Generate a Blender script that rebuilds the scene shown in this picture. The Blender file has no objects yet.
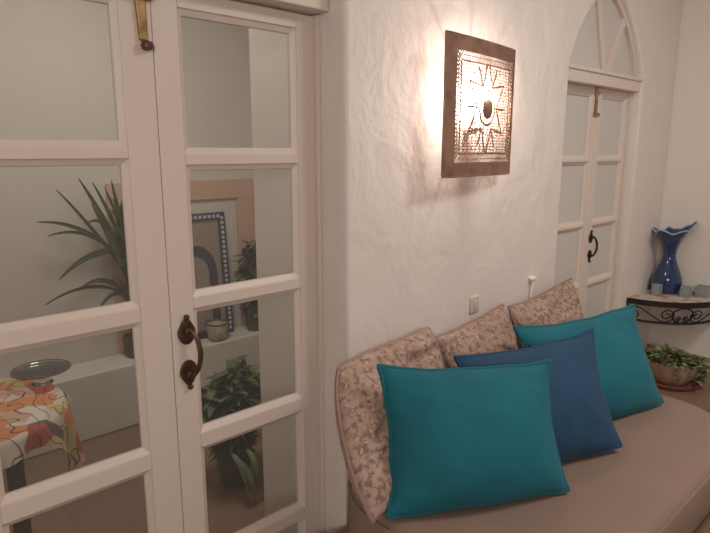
import bpy, bmesh, math, random
from mathutils import Vector, Matrix, noise
random.seed(7)
C = bpy.context.scene.collection
S = bpy.context.scene
PI = math.pi
U = 0.76                       # metres per authoring unit
ZF = 0.53                      # floor is at authoring z = -0.53


def P(x, y=None, z=None):
    if y is None:
        x, y, z = x
    return Vector((x * U, y * U, (z + ZF) * U))


# ---------------------------------------------------------------- camera, world, light
cam = bpy.data.cameras.new('camera')
cam.sensor_width = 36
cam.lens = 580 / 710 * 36
cam.clip_start = 0.02
co = bpy.data.objects.new('camera', cam)
C.objects.link(co)
co.location = P(0, -1.8, 1.54)
co.rotation_euler = (math.radians(90 - 11.167), 0, math.radians(47.492 - 90))
S.camera = co

w = bpy.data.worlds.new('world')
S.world = w
w.use_nodes = True
w.node_tree.nodes['Background'].inputs[0].default_value = (1, 0.93, 0.87, 1)
w.node_tree.nodes['Background'].inputs[1].default_value = 0.05


def lamp(name, kind, loc, power, color, size=0.3, rot=(0, 0, 0)):
    l = bpy.data.lights.new(name, kind)
    l.energy = power
    l.color = color
    if kind == 'AREA':
        l.shape = 'DISK'
        l.size = size
    else:
        l.shadow_soft_size = size
    o = bpy.data.objects.new(name, l)
    C.objects.link(o)
    o.location = P(loc)
    o.rotation_euler = rot
    return o


lamp('left_fill_light', 'AREA', (-1.55, -3.3, 2.1), 26, (1, 0.93, 0.86), 0.7, (math.radians(84), 0, math.radians(-50)))  # added unseen fill from the left, brightens the door reveal and walls
lamp('ceiling_light', 'AREA', (2.7, -2.2, 3.15), 26, (1, 0.94, 0.87), 0.7)
lamp('hall_fill_light', 'AREA', (1.25, 1.1, 3.1), 24, (1, 0.92, 0.83), 0.6)  # added overhead fill to light the hall behind the panes, no fitting modelled

S.view_settings.view_transform = 'Standard'
S.view_settings.look = 'None'
S.view_settings.gamma = 1
S.view_settings.use_curve_mapping = False
S.view_settings.exposure = 0.0


# ---------------------------------------------------------------- materials
def mat(name, col, rough=0.6, metal=0.0, bump=0.0, bscale=20, var=0.0, vscale=6, detail=4, bdist=0.01, coat=0.0, emit=None, trans=0.0, ior=1.45, sheen=0.0):
    m = bpy.data.materials.new(name)
    m.use_nodes = True
    n = m.node_tree.nodes
    l = m.node_tree.links
    b = n['Principled BSDF']
    b.inputs['Base Color'].default_value = (*col, 1)
    b.inputs['Roughness'].default_value = rough
    b.inputs['Metallic'].default_value = metal
    b.inputs['Coat Weight'].default_value = coat
    b.inputs['Transmission Weight'].default_value = trans
    b.inputs['IOR'].default_value = ior
    b.inputs['Sheen Weight'].default_value = sheen
    if emit:
        b.inputs['Emission Color'].default_value = (*emit[0], 1)
        b.inputs['Emission Strength'].default_value = emit[1]
    tc = n.new('ShaderNodeTexCoord')
    if var:
        t = n.new('ShaderNodeTexNoise')
        t.inputs['Scale'].default_value = vscale
        t.inputs['Detail'].default_value = detail
        l.new(tc.outputs['Object'], t.inputs['Vector'])
        r = n.new('ShaderNodeValToRGB')
        r.color_ramp.elements[0].position = 0.3
        r.color_ramp.elements[1].position = 0.7
        r.color_ramp.elements[0].color = (*[c * (1 - var) for c in col], 1)
        r.color_ramp.elements[1].color = (*[min(1, c * (1 + var)) for c in col], 1)
        l.new(t.outputs['Fac'], r.inputs[0])
        l.new(r.outputs[0], b.inputs['Base Color'])
    if bump:
        t = n.new('ShaderNodeTexNoise')
        t.inputs['Scale'].default_value = bscale
        t.inputs['Detail'].default_value = 5
        l.new(tc.outputs['Object'], t.inputs['Vector'])
        bp = n.new('ShaderNodeBump')
        bp.inputs['Strength'].default_value = bump
        bp.inputs['Distance'].default_value = bdist
        l.new(t.outputs['Fac'], bp.inputs['Height'])
        l.new(bp.outputs[0], b.inputs['Normal'])
    return m


def plaster(name, col):
    m = mat(name, col, 0.75)
    n = m.node_tree.nodes
    l = m.node_tree.links
    b = n['Principled BSDF']
    tc = n.new('ShaderNodeTexCoord')
    mp = n.new('ShaderNodeMapping')
    mp.inputs['Scale'].default_value = (1.0, 1.0, 0.8)
    l.new(tc.outputs['Object'], mp.inputs[0])
    a = n.new('ShaderNodeTexNoise')
    a.inputs['Scale'].default_value = 6
    a.inputs['Detail'].default_value = 3
    a.inputs['Distortion'].default_value = 0.6
    c = n.new('ShaderNodeTexNoise')
    c.inputs['Scale'].default_value = 38
    c.inputs['Detail'].default_value = 5
    l.new(mp.outputs[0], a.inputs[0])
    l.new(mp.outputs[0], c.inputs[0])
    b1 = n.new('ShaderNodeBump')
    b1.inputs['Strength'].default_value = 0.28
    b1.inputs['Distance'].default_value = 0.03
    b2 = n.new('ShaderNodeBump')
    b2.inputs['Strength'].default_value = 0.25
    b2.inputs['Distance'].default_value = 0.006
    l.new(a.outputs['Fac'], b1.inputs['Height'])
    l.new(c.outputs['Fac'], b2.inputs['Height'])
    l.new(b1.outputs[0], b2.inputs['Normal'])
    l.new(b2.outputs[0], b.inputs['Normal'])
    return m


def pane_glass(name, tint, haze):
    m = bpy.data.materials.new(name)
    m.use_nodes = True
    n = m.node_tree.nodes
    l = m.node_tree.links
    n.clear()
    out = n.new('ShaderNodeOutputMaterial')
    tr = n.new('ShaderNodeBsdfTransparent')
    tr.inputs[0].default_value = (*tint, 1)
    gl = n.new('ShaderNodeBsdfGlossy')
    gl.inputs['Roughness'].default_value = 0.03
    df = n.new('ShaderNodeBsdfDiffuse')
    df.inputs[0].default_value = (0.75, 0.74, 0.72, 1)
    fr = n.new('ShaderNodeFresnel')
    fr.inputs[0].default_value = 1.3
    m1 = n.new('ShaderNodeMixShader')
    m1.inputs[0].default_value = haze
    m2 = n.new('ShaderNodeMixShader')
    l.new(tr.outputs[0], m1.inputs[1])
    l.new(df.outputs[0], m1.inputs[2])
    l.new(fr.outputs[0], m2.inputs[0])
    l.new(m1.outputs[0], m2.inputs[1])
    l.new(gl.outputs[0], m2.inputs[2])
    l.new(m2.outputs[0], out.inputs[0])
    return m


def ramp_mat(name, build, rough=0.8):
    """build(nodes, links, texcoord) returns a colour socket"""
    m = mat(name, (0.5, 0.5, 0.5), rough)
    n = m.node_tree.nodes
    l = m.node_tree.links
    tc = n.new('ShaderNodeTexCoord')
    l.new(build(n, l, tc.outputs['Object']), n['Principled BSDF'].inputs['Base Color'])
    return m


def _noise(n, l, v, s, d=4, off=0.0):
    mp = n.new('ShaderNodeMapping')
    mp.inputs['Location'].default_value = (off, off * 0.7, -off)
    l.new(v, mp.inputs[0])
    t = n.new('ShaderNodeTexNoise')
    t.inputs['Scale'].default_value = s
    t.inputs['Detail'].default_value = d
    l.new(mp.outputs[0], t.inputs[0])
    return t.outputs['Fac']


def _ramp(n, l, f, stops, const=False):
    r = n.new('ShaderNodeValToRGB')
    cr = r.color_ramp
    if const:
        cr.interpolation = 'CONSTANT'
    while len(cr.elements) < len(stops):
        cr.elements.new(0.5)
    for e, (p, c) in zip(cr.elements, stops):
        e.position = p
        e.color = (*c, 1)
    l.new(f, r.inputs[0])
    return r.outputs[0]


def _mix(n, l, f, a, b, mode='MIX'):
    x = n.new('ShaderNodeMix')
    x.data_type = 'RGBA'
    x.blend_type = mode
    if isinstance(f, float):
        x.inputs[0].default_value = f
    else:
        l.new(f, x.inputs[0])
    for i, s in ((6, a), (7, b)):
        if isinstance(s, tuple):
            x.inputs[i].default_value = (*s, 1)
        else:
            l.new(s, x.inputs[i])
    return x.outputs[2]


def floral(n, l, v):
    base = _ramp(n, l, _noise(n, l, v, 9, 3), [(0.35, (0.345, 0.235, 0.18)), (0.65, (0.47, 0.335, 0.265))])
    f1 = _ramp(n, l, _noise(n, l, v, 55, 7, 3.1), [(0.47, (0, 0, 0)), (0.60, (1, 1, 1))])
    c1 = _mix(n, l, f1, base, (0.225, 0.14, 0.12))
    f2 = _ramp(n, l, _noise(n, l, v, 80, 4, 7.7), [(0.58, (0, 0, 0)), (0.68, (1, 1, 1))])
    c2 = _mix(n, l, f2, c1, (0.52, 0.37, 0.32))
    f3 = _ramp(n, l, _noise(n, l, v, 70, 3, 11.3), [(0.64, (0, 0, 0)), (0.70, (1, 1, 1))])
    return _mix(n, l, f3, c2, (0.30, 0.10, 0.09))


def tablecloth_col(n, l, v):
    vo = n.new('ShaderNodeTexVoronoi')
    vo.inputs['Scale'].default_value = 13
    l.new(v, vo.inputs['Vector'])
    sep = n.new('ShaderNodeSeparateColor')
    l.new(vo.outputs['Color'], sep.inputs[0])
    pal = [(0.0, (0.50, 0.42, 0.33)), (0.2, (0.50, 0.20, 0.08)), (0.36, (0.36, 0.07, 0.05)), (0.5, (0.40, 0.34, 0.14)),
           (0.62, (0.55, 0.50, 0.42)), (0.76, (0.10, 0.09, 0.09)), (0.86, (0.50, 0.30, 0.21)), (0.95, (0.16, 0.22, 0.20))]
    c = _ramp(n, l, sep.outputs[0], pal, True)
    wv = n.new('ShaderNodeTexWave')
    wv.inputs['Scale'].default_value = 5
    wv.inputs['Distortion'].default_value = 22
    l.new(v, wv.inputs[0])
    f = _ramp(n, l, wv.outputs[1], [(0.0, (1, 1, 1)), (0.035, (0, 0, 0))])
    return _mix(n, l, f, c, (0.03, 0.025, 0.02))


def mosaic_col(n, l, v):
    vo = n.new('ShaderNodeTexVoronoi')
    vo.inputs['Scale'].default_value = 26
    l.new(v, vo.inputs['Vector'])
    sep = n.new('ShaderNodeSeparateColor')
    l.new(vo.outputs['Color'], sep.inputs[0])
    return _ramp(n, l, sep.outputs[0], [(0, (0.55, 0.46, 0.38)), (0.3, (0.46, 0.30, 0.22)), (0.45, (0.60, 0.52, 0.45)), (0.7, (0.42, 0.24, 0.18)), (0.8, (0.60, 0.50, 0.42))], True)


def tile_col(n, l, v):
    b = n.new('ShaderNodeTexBrick')
    b.offset = 0
    b.inputs['Scale'].default_value = 3.2
    b.inputs['Brick Width'].default_value = 1
    b.inputs['Row Height'].default_value = 1
    b.inputs['Mortar Size'].default_value = 0.012
    b.inputs['Color1'].default_value = (0.23, 0.145, 0.10, 1)
    b.inputs['Color2'].default_value = (0.21, 0.13, 0.088, 1)
    b.inputs['Mortar'].default_value = (0.16, 0.11, 0.08, 1)
    l.new(v, b.inputs[0])
    return b.outputs[0]


M = {}
M['wall'] = plaster('rough_plaster', (0.76, 0.685, 0.64))
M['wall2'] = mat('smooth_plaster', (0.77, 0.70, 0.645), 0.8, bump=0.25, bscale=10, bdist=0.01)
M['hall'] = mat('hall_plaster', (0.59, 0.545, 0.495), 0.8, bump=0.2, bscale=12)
M['paint'] = mat('cream_gloss_paint', (0.71, 0.61, 0.55), 0.38, bump=0.12, bscale=9, bdist=0.006)
M['ceil'] = mat('ceiling_plaster', (0.72, 0.66, 0.60), 0.9)
M['tile'] = ramp_mat('brown_tile', tile_col, 0.55)
M['glass'] = pane_glass('clear_pane_glass', (0.90, 0.905, 0.90), 0.045)
M['frost'] = mat('obscured_pane_glass', (0.62, 0.59, 0.56), 0.3)
M['bronze'] = mat('aged_bronze', (0.11, 0.065, 0.045), 0.45, 0.6, var=0.4, vscale=60)
M['brass'] = mat('old_brass', (0.34, 0.22, 0.11), 0.42, 0.7, var=0.4, vscale=50)
M['iron'] = mat('black_wrought_iron', (0.022, 0.017, 0.015), 0.55, 0.3)
M['copper'] = mat('dark_copper_sheet', (0.30, 0.17, 0.12), 0.5, 0.35, var=0.35, vscale=14)
M['bulb'] = mat('lit_bulb_glass', (1, 1, 1), 0.4, emit=((1, 0.88, 0.76), 130))
M['white_plastic'] = mat('white_plastic', (0.80, 0.76, 0.72), 0.35)
M['pink_plastic'] = mat('painted_plastic', (0.62, 0.50, 0.45), 0.5)
M['floral'] = ramp_mat('mottled_floral_fabric', floral, 0.9)
M['floral_pipe'] = mat('mauve_brown_piping', (0.30, 0.19, 0.16), 0.8)
M['teal'] = mat('teal_velvet', (0.003, 0.130, 0.182), 0.8, bump=0.15, bscale=14, var=0.12, vscale=5, sheen=0.05)
M['teal_d'] = mat('teal_piping', (0.003, 0.125, 0.16), 0.75)
M['blue'] = mat('petrol_blue_velvet', (0.010, 0.055, 0.125), 0.8, bump=0.15, bscale=14, var=0.10, vscale=5, sheen=0.05)
M['blue_d'] = mat('blue_piping', (0.006, 0.055, 0.14), 0.75)
M['cover'] = mat('beige_seat_fabric', (0.26, 0.18, 0.145), 0.9, bump=0.35, bscale=5, var=0.06, vscale=3, bdist=0.02)
M['terra'] = mat('weathered_terracotta', (0.42, 0.27, 0.20), 0.85, var=0.25, vscale=20)
M['saucer'] = mat('red_saucer_clay', (0.24, 0.10, 0.075), 0.7)
M['soil'] = mat('potting_soil', (0.05, 0.032, 0.022), 1.0, bump=0.5, bscale=60)
M['leaf'] = mat('mid_green_leaf', (0.11, 0.145, 0.065), 0.5, var=0.4, vscale=30)
M['leaf_l'] = mat('pale_green_leaf', (0.22, 0.26, 0.11), 0.5, var=0.3, vscale=30)
M['leaf_d'] = mat('dark_green_leaf', (0.065, 0.085, 0.035), 0.55, var=0.4, vscale=20)
M['stem'] = mat('brown_plant_stem', (0.12, 0.085, 0.05), 0.8)
M['pot_dark'] = mat('dark_grey_pot', (0.09, 0.075, 0.065), 0.6)
M['ceramic'] = mat('glazed_cream_ceramic', (0.50, 0.43, 0.35), 0.3, var=0.25, vscale=22)
M['vase'] = mat('cobalt_glass', (0.035, 0.085, 0.235), 0.07, coat=0.6, trans=0.55, ior=1.5)
M['vase_rim'] = mat('milky_blue_glass_lip', (0.30, 0.38, 0.52), 0.1, coat=0.5)
M['votive'] = mat('grey_blue_votive_glass', (0.40, 0.44, 0.47), 0.12, trans=0.35)
M['wax'] = mat('tealight_wax', (0.6, 0.55, 0.5), 0.5)
M['mosaic'] = ramp_mat('beige_stone_mosaic', mosaic_col, 0.4)
M['pink'] = mat('salmon_painted_border', (0.56, 0.37, 0.275), 0.75)
M['blue_tile'] = mat('dark_blue_inlay', (0.045, 0.05, 0.075), 0.4)
M['pale_tile'] = mat('pale_inlay', (0.50, 0.50, 0.52), 0.4)
M['mirror'] = mat('old_mirror', (0.36, 0.29, 0.24), 0.3, 0.3)
M['cloth'] = ramp_mat('bright_printed_cloth', tablecloth_col, 0.85)
M['wood'] = mat('dark_stained_wood', (0.06, 0.033, 0.02), 0.5, var=0.3, vscale=12)
M['clear'] = pane_glass('clear_table_glass', (0.97, 0.97, 0.97), 0.05)
M['rim'] = mat('dark_rim', (0.10, 0.085, 0.07), 0.4)


# ---------------------------------------------------------------- mesh helpers
class MB:
    """collects geometry in authoring coordinates"""

    def __init__(s):
        s.v = []
        s.f = []
        s.fm = []
        s.mi = 0

    def add(s, vs, fs):
        o = len(s.v)
        s.v += [tuple(v) for v in vs]
        s.f += [tuple(i + o for i in f) for f in fs]
        s.fm += [s.mi] * len(fs)
        return s

    def box(s, x0, x1, y0, y1, z0, z1, M4=None):
        vs = [Vector((x, y, z)) for z in (z0, z1) for y in (y0, y1) for x in (x0, x1)]
        if M4:
            vs = [M4 @ v for v in vs]
        return s.add(vs, [(0, 2, 3, 1), (4, 5, 7, 6), (0, 1, 5, 4), (2, 6, 7, 3), (0, 4, 6, 2), (1, 3, 7, 5)])

    def tube(s, pts, r, seg=8, closed=False, caps=True):
        pts = [Vector(p) for p in pts]
        n = len(pts)
        rr = r if isinstance(r, (list, tuple)) else [r] * n
        rings = []
        up = None
        for i, p in enumerate(pts):
            a = pts[(i - 1) % n] if (closed or i > 0) else p
            b = pts[(i + 1) % n] if (closed or i < n - 1) else p
            t = (b - a)
            t = t.normalized() if t.length > 1e-9 else Vector((0, 0, 1))
            if up is None:
                up = Vector((0, 0, 1)) if abs(t.z) < 0.9 else Vector((1, 0, 0))
            sd = t.cross(up)
            if sd.length < 1e-6:
                sd = t.cross(Vector((0.3, 1, 0.2)))
            sd.normalize()
            up = sd.cross(t).normalized()
            rings.append([p + (sd * math.cos(2 * PI * k / seg) + up * math.sin(2 * PI * k / seg)) * rr[i] for k in range(seg)])
        vs = [v for g in rings for v in g]
        fs = []
        m = n if closed else n - 1
        for i in range(m):
            for k in range(seg):
                a, b = i * seg + k, i * seg + (k + 1) % seg
                c, d = ((i + 1) % n) * seg + (k + 1) % seg, ((i + 1) % n) * seg + k
                fs.append((a, b, c, d))
        if caps and not closed:
            fs.append(tuple(range(seg))[::-1])
            fs.append(tuple((n - 1) * seg + k for k in range(seg)))
        return s.add(vs, fs)

    def lathe(s, prof, c, seg=32, fn=None):
        """prof: (r, z) from bottom to top; fn(r,z,angle)->(dx,dy,dz) offset"""
        vs = []
        for r, z in prof:
            for k in range(seg):
                a = 2 * PI * k / seg
                d = fn(r, z, a) if fn else (0, 0, 0)
                vs.append((c[0] + r * math.cos(a) + d[0], c[1] + r * math.sin(a) + d[1], c[2] + z + d[2]))
        fs = []
        for i in range(len(prof) - 1):
            for k in range(seg):
                fs.append((i * seg + k, i * seg + (k + 1) % seg, (i + 1) * seg + (k + 1) % seg, (i + 1) * seg + k))
        fs.append(tuple(range(seg))[::-1])
        fs.append(tuple((len(prof) - 1) * seg + k for k in range(seg)))
        return s.add(vs, fs)

    def prism(s, poly, axis, a, b):
        """poly of 2D points extruded along axis from a to b"""
        def mk(p, t):
            return {'z': (p[0], p[1], t), 'y': (p[0], t, p[1]), 'x': (t, p[0], p[1])}[axis]
        n = len(poly)
        vs = [mk(p, a) for p in poly] + [mk(p, b) for p in poly]
        fs = [tuple(range(n)), tuple(range(2 * n - 1, n - 1, -1))] + [(i, (i + 1) % n + 0, (i + 1) % n + n, i + n) for i in range(n)]
        return s.add(vs, fs)

    def leaf(s, base, d, L, W, droop=0.3, seg=4, fold=0.15):
        base = Vector(base)
        d = Vector(d).normalized()
        sd = d.cross(Vector((0, 0, 1)))
        if sd.length < 1e-3:
            sd = Vector((1, 0, 0))
        sd.normalize()
        vs = []
        p = base.copy()
        dd = d.copy()
        for i in range(seg + 1):
            t = i / seg
            wd = W * math.sin(PI * (0.08 + 0.92 * t) ** 0.75) if t < 1 else 0.0
            wd = max(wd, W * 0.04) / 2
            nrm = sd.cross(dd)
            vs += [p - sd * wd + nrm * wd * fold * 2, p.copy(), p + sd * wd + nrm * wd * fold * 2]
            dd = (dd + Vector((0, 0, -droop / seg))).normalized()
            p = p + dd * (L / seg)
        fs = []
        for i in range(seg):
            a = i * 3
            fs += [(a, a + 1, a + 4, a + 3), (a + 1, a + 2, a + 5, a + 4)]
        return s.add(vs, fs)

    def build(s, name, mats, parent=None, base=None, smooth=True, bevel=0, solid=0, autos=40, sub=0, recalc=True):
        me = bpy.data.meshes.new(name)
        off = P(base) if base is not None else (Vector(parent['_o']) if parent is not None else Vector((0, 0, 0)))
        me.from_pydata([P(v) - off for v in s.v], [], s.f)
        if not isinstance(mats, (list, tuple)):
            mats = [mats]
        for m in mats:
            me.materials.append(m)
        for p, k in zip(me.polygons, s.fm):
            p.material_index = k
        if recalc:
            bm = bmesh.new()
            bm.from_mesh(me)
            bmesh.ops.recalc_face_normals(bm, faces=bm.faces)
            bm.to_mesh(me)
            bm.free()
        if smooth:
            for p in me.polygons:
                p.use_smooth = True
            if autos < 180:
                me.set_sharp_from_angle(angle=math.radians(autos))
        o = bpy.data.objects.new(name, me)
        C.objects.link(o)
        if parent is not None:
            o.parent = parent
        if base is not None and parent is None:
            o.location = off
        o['_o'] = list(off)
        if bevel:
            b = o.modifiers.new('bevel', 'BEVEL')
            b.width = bevel * U
            b.segments = 2
            b.limit_method = 'ANGLE'
        if solid:
            b = o.modifiers.new('solid', 'SOLIDIFY')
            b.thickness = solid * U
            b.offset = 0
        if sub:
            b = o.modifiers.new('sub', 'SUBSURF')
            b.levels = b.render_levels = sub
        return o


def tag(o, label=None, cat=None, group=None, kind=None):
    if label:
        o['label'] = label
    if cat:
        o['category'] = cat
    if group:
        o['group'] = group
    if kind:
        o['kind'] = kind
    return o


def thing(name, loc, label, cat, group=None, kind=None):
    o = bpy.data.objects.new(name, None)
    C.objects.link(o)
    o.empty_display_size = 0.05
    o.location = P(loc)
    o['_o'] = list(P(loc))
    return tag(o, label, cat, group, kind)


def struct(name, mb, m, label, cat, **k):
    return tag(mb.build(name, m, **k), label, cat, kind='structure')


# ---------------------------------------------------------------- setting
FL = -0.53
YW = -0.16          # face of the sofa wall
XF = 4.6            # face of the far wall
CE = 3.25


def arch_pts(xa, xb, z0, h, n=1.5, seg=28):
    c, hw = (xa + xb) / 2, (xb - xa) / 2
    out = []
    for i in range(seg + 1):
        t = PI * i / seg
        ct, st = math.cos(t), math.sin(t)
        out.append((c + hw * math.copysign(abs(ct) ** (2 / n), ct), z0 + h * abs(st) ** (2 / n)))
    return out      # right to left


def filled_wall(name, outline, y0, y1, m, label, bev=0.02):
    cu = bpy.data.curves.new(name, 'CURVE')
    cu.dimensions = '2D'
    cu.fill_mode = 'BOTH'
    sp = cu.splines.new('POLY')
    sp.points.add(len(outline) - 1)
    for p, (x, z) in zip(sp.points, outline):
        p.co = (x, z, 0, 1)
    sp.use_cyclic_u = True
    cu.extrude = (y1 - y0) / 2 - bev
    cu.bevel_depth = bev
    cu.bevel_resolution = 3
    cu.offset = -bev
    tmp = bpy.data.objects.new('tmp', cu)
    C.objects.link(tmp)
    me = bpy.data.meshes.new_from_object(tmp.evaluated_get(bpy.context.evaluated_depsgraph_get()))
    bpy.data.objects.remove(tmp)
    mb = MB()
    ym = (y0 + y1) / 2
    mb.add([(v.co.x, ym - v.co.z, v.co.y) for v in me.vertices], [tuple(p.vertices) for p in me.polygons])
    bpy.data.meshes.remove(me)
    return struct(name, mb, m, label, 'wall', autos=60)


D1 = (0.15, 1.455)
D2 = (3.085, 4.05)
out = [(-1.8, FL), (D1[0], FL), (D1[0], 2.12)] + arch_pts(D1[0], D1[1], 2.12, 0.5)[::-1][1:-1] + [(D1[1], 2.12), (D1[1], FL), (D2[0], FL), (D2[0], 1.97)]
out += arch_pts(D2[0], D2[1], 1.97, 0.52)[::-1][1:-1] + [(D2[1], 1.97), (D2[1], FL), (XF, FL), (XF, CE), (-1.8, CE)]
filled_wall('wall_back', out, YW, 0.07, M['wall'], 'rough white plaster wall behind the sofa carrying the lit sconce')
struct('wall_right', MB().box(XF, XF + 0.15, -5.2, 0.07, FL, CE), M['wall2'], 'smooth cream end wall behind the corner shelf', 'wall')
struct('wall_left', MB().box(-1.95, -1.8, -5.2, 2.85, FL, CE), M['wall2'], 'plain cream wall left of the doors, out of the frame', 'wall')
struct('wall_front', MB().box(-1.8, XF, -5.35, -5.2, FL, CE), M['wall2'], 'plain cream wall facing the sofa, out of the frame', 'wall')
struct('floor', MB().box(-1.95, XF + 0.15, -5.35, 2.85, FL - 0.1, FL), M['tile'], 'brown tiled floor', 'floor')
struct('ceiling', MB().box(-1.95, XF + 0.15, -5.35, 2.85, CE, CE + 0.1), M['ceil'], 'pale plaster ceiling', 'ceiling')
struct('floor_platform', MB().box(1.22, XF, -1.75, YW, FL, 0), M['tile'], 'raised brown tiled platform under the sofa and the corner shelf', 'platform', bevel=0.01)
struct('baseboard_right', MB().box(XF - 0.018, XF, -1.75, YW, 0, 0.075), M['terra'], 'low terracotta skirting along the end wall', 'baseboard', bevel=0.004)
# hall behind the near doors
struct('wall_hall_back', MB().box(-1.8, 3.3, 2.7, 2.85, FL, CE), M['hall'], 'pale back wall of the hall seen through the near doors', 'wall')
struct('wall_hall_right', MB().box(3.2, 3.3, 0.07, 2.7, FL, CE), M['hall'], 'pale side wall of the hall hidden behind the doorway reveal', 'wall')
wr_ = MB().box(D1[1] + 0.002, 3.0, 0.07, 0.47, FL, CE).box(-1.8, D1[0] - 0.002, 0.07, 0.47, FL, CE).box(D1[0] - 0.002, D1[1] + 0.002, 0.07, 0.47, 2.66, CE)
struct('wall_hall_front', wr_, M['wall2'], 'thick pale wall around the near doorway; its reveal shows at the right of the panes', 'wall', smooth=False)
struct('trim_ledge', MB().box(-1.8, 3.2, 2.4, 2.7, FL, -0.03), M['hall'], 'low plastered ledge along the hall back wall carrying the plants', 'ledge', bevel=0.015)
nb = MB()
px0, px1, pz0, pz1, pw = 1.58, 2.86, -0.03, 1.31, 0.165
nb.box(px0, px0 + pw, 2.675, 2.7, pz0, pz1 - pw).box(px1 - pw, px1, 2.675, 2.7, pz0, pz1 - pw).box(px0, px1, 2.675, 2.7, pz1 - pw, pz1)
struct('trim_salmon', nb, M['pink'], 'salmon painted border on the hall wall around the mosaic mirror', 'trim', smooth=False, bevel=0.004)


def leaf_frame(mb, x0, x1, y, th, z0, z1, panes, px0, px1):
    """stiles, rails, and a chamfered bead around every pane"""
    g = 0.017
    panes = [(a - 0.02, c + 0.02) for a, c in panes]
    px0, px1 = px0 - g, px1 + g
    zs = [z0] + [q for p in panes for q in p] + [z1]
    mb.box(x0, px0, y, y + th, z0, z1).box(px1, x1, y, y + th, z0, z1)
    for i in range(0, len(zs), 2):
        mb.box(px0, px1, y, y + th, zs[i], zs[i + 1])
    b = 0.02
    for (a, c) in panes:
        o = [(px0, a), (px1, a), (px1, c), (px0, c)]
        i_ = [(px0 + b, a + b), (px1 - b, a + b), (px1 - b, c - b), (px0 + b, c - b)]
        vs = [(x, y + 0.006, z) for x, z in o] + [(x, y + 0.019, z) for x, z in i_] + [(x, y + 0.030, z) for x, z in i_]
        fs = []
        for k in range(4):
            k2 = (k + 1) % 4
            fs += [(k, k2, 4 + k2, 4 + k), (4 + k, 4 + k2, 8 + k2, 8 + k)]
        mb.add(vs, fs)


def pull_handle(parent, x, y, z, s, m):
    """two forged leaf plates joined by a bowed grip"""
    h = MB()
    for sg, zc in ((1, z + 0.068 * s), (-1, z - 0.068 * s)):
        pts = []
        for i in range(24):
            t = 2 * PI * i / 24
            v = math.cos(t)
            wd = 0.029 * math.sin(t) * (0.55 + 0.45 * (1 - max(0, v)) ** 1.2) * (1.0 if v < 0.75 else 0.75)
            pts.append((x + wd * s, zc + sg * 0.043 * s * v))
        h.prism(pts, 'y', y - 0.007 * s, y)
        tip = MB()
        h.lathe([(0.003 * s, -0.009 * s), (0.009 * s, -0.004 * s), (0.009 * s, 0.004 * s), (0.003 * s, 0.009 * s)], (x, y - 0.008 * s, zc + sg * 0.044 * s), 10)
        h.lathe([(0.004 * s, -0.012 * s), (0.012 * s, -0.006 * s), (0.012 * s, 0.006 * s), (0.004 * s, 0.012 * s)], (x, y - 0.010 * s, zc), 12)
    o = h.build('door_handle', m, parent, bevel=0.002)
    g = MB()
    pp = []
    for i in range(15):
        t = PI * i / 14
        pp.append((x + 0.022 * s * math.sin(t), y - (0.010 + 0.034 * math.sin(t)) * s, z + 0.075 * s * math.cos(t)))
    g.tube(pp, [0.006 * s + 0.002 * s * math.sin(PI * i / 14) for i in range(15)], 8)
    gr = g.build('grip', m, o)
    return o


def door_leaf(parent, x0, x1, y, z0, z1, panes, px0, px1, gm, glabel=None):
    mb = MB()
    leaf_frame(mb, x0, x1, y, 0.045, z0, z1, panes, px0, px1)
    o = mb.build('door_leaf', M['paint'], parent, smooth=False, bevel=0.003)
    for a, c in panes:
        g = MB().box(px0 - 0.002, px1 + 0.002, y + 0.0255, y + 0.0295, a - 0.002, c + 0.002)
        g.build('glass_pane', gm, o, smooth=False)
    return o


def fanlight(parent, xa, xb, y, z0, h, gm, hub):
    n = 1.5
    outer = arch_pts(xa, xb, z0, h, n, 40)
    inner = arch_pts(xa + 0.045, xb - 0.045, z0, h - 0.05, n, 40)
    mb = MB()
    for i in range(40):
        a, b, c, d = outer[i], outer[i + 1], inner[i + 1], inner[i]
        vs = [(p[0], yy, p[1]) for yy in (y, y + 0.05) for p in (a, b, c, d)]
        mb.add(vs, [(0, 1, 2, 3), (7, 6, 5, 4), (0, 4, 5, 1), (1, 5, 6, 2), (2, 6, 7, 3), (3, 7, 4, 0)])
    f = mb.build('fanlight_frame', M['paint'], parent, bevel=0)
    sp = MB()
    for dx, top in ((-0.17, 0.9), (0.25, 0.80)):
        a = Vector((hub + (0.012 if dx > 0 else -0.012), 0, z0))
        b = Vector((hub + dx, 0, z0 + h * top))
        d = (b - a).normalized()
        q = Vector((-d.z, 0, d.x)) * 0.024
        poly = [(a + q), (a - q), (b - q), (b + q)]
        sp.prism([(p.x, p.z) for p in poly], 'y', y + 0.004, y + 0.04)
    sp.build('glazing_bar', M['paint'], f, smooth=False, bevel=0.004)
    g = MB()
    g.prism(arch_pts(xa + 0.03, xb - 0.03, z0, h - 0.035, n, 40), 'y', y + 0.024, y + 0.028)
    g.build('glass_pane', gm, f, smooth=False)
    return f


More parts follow.
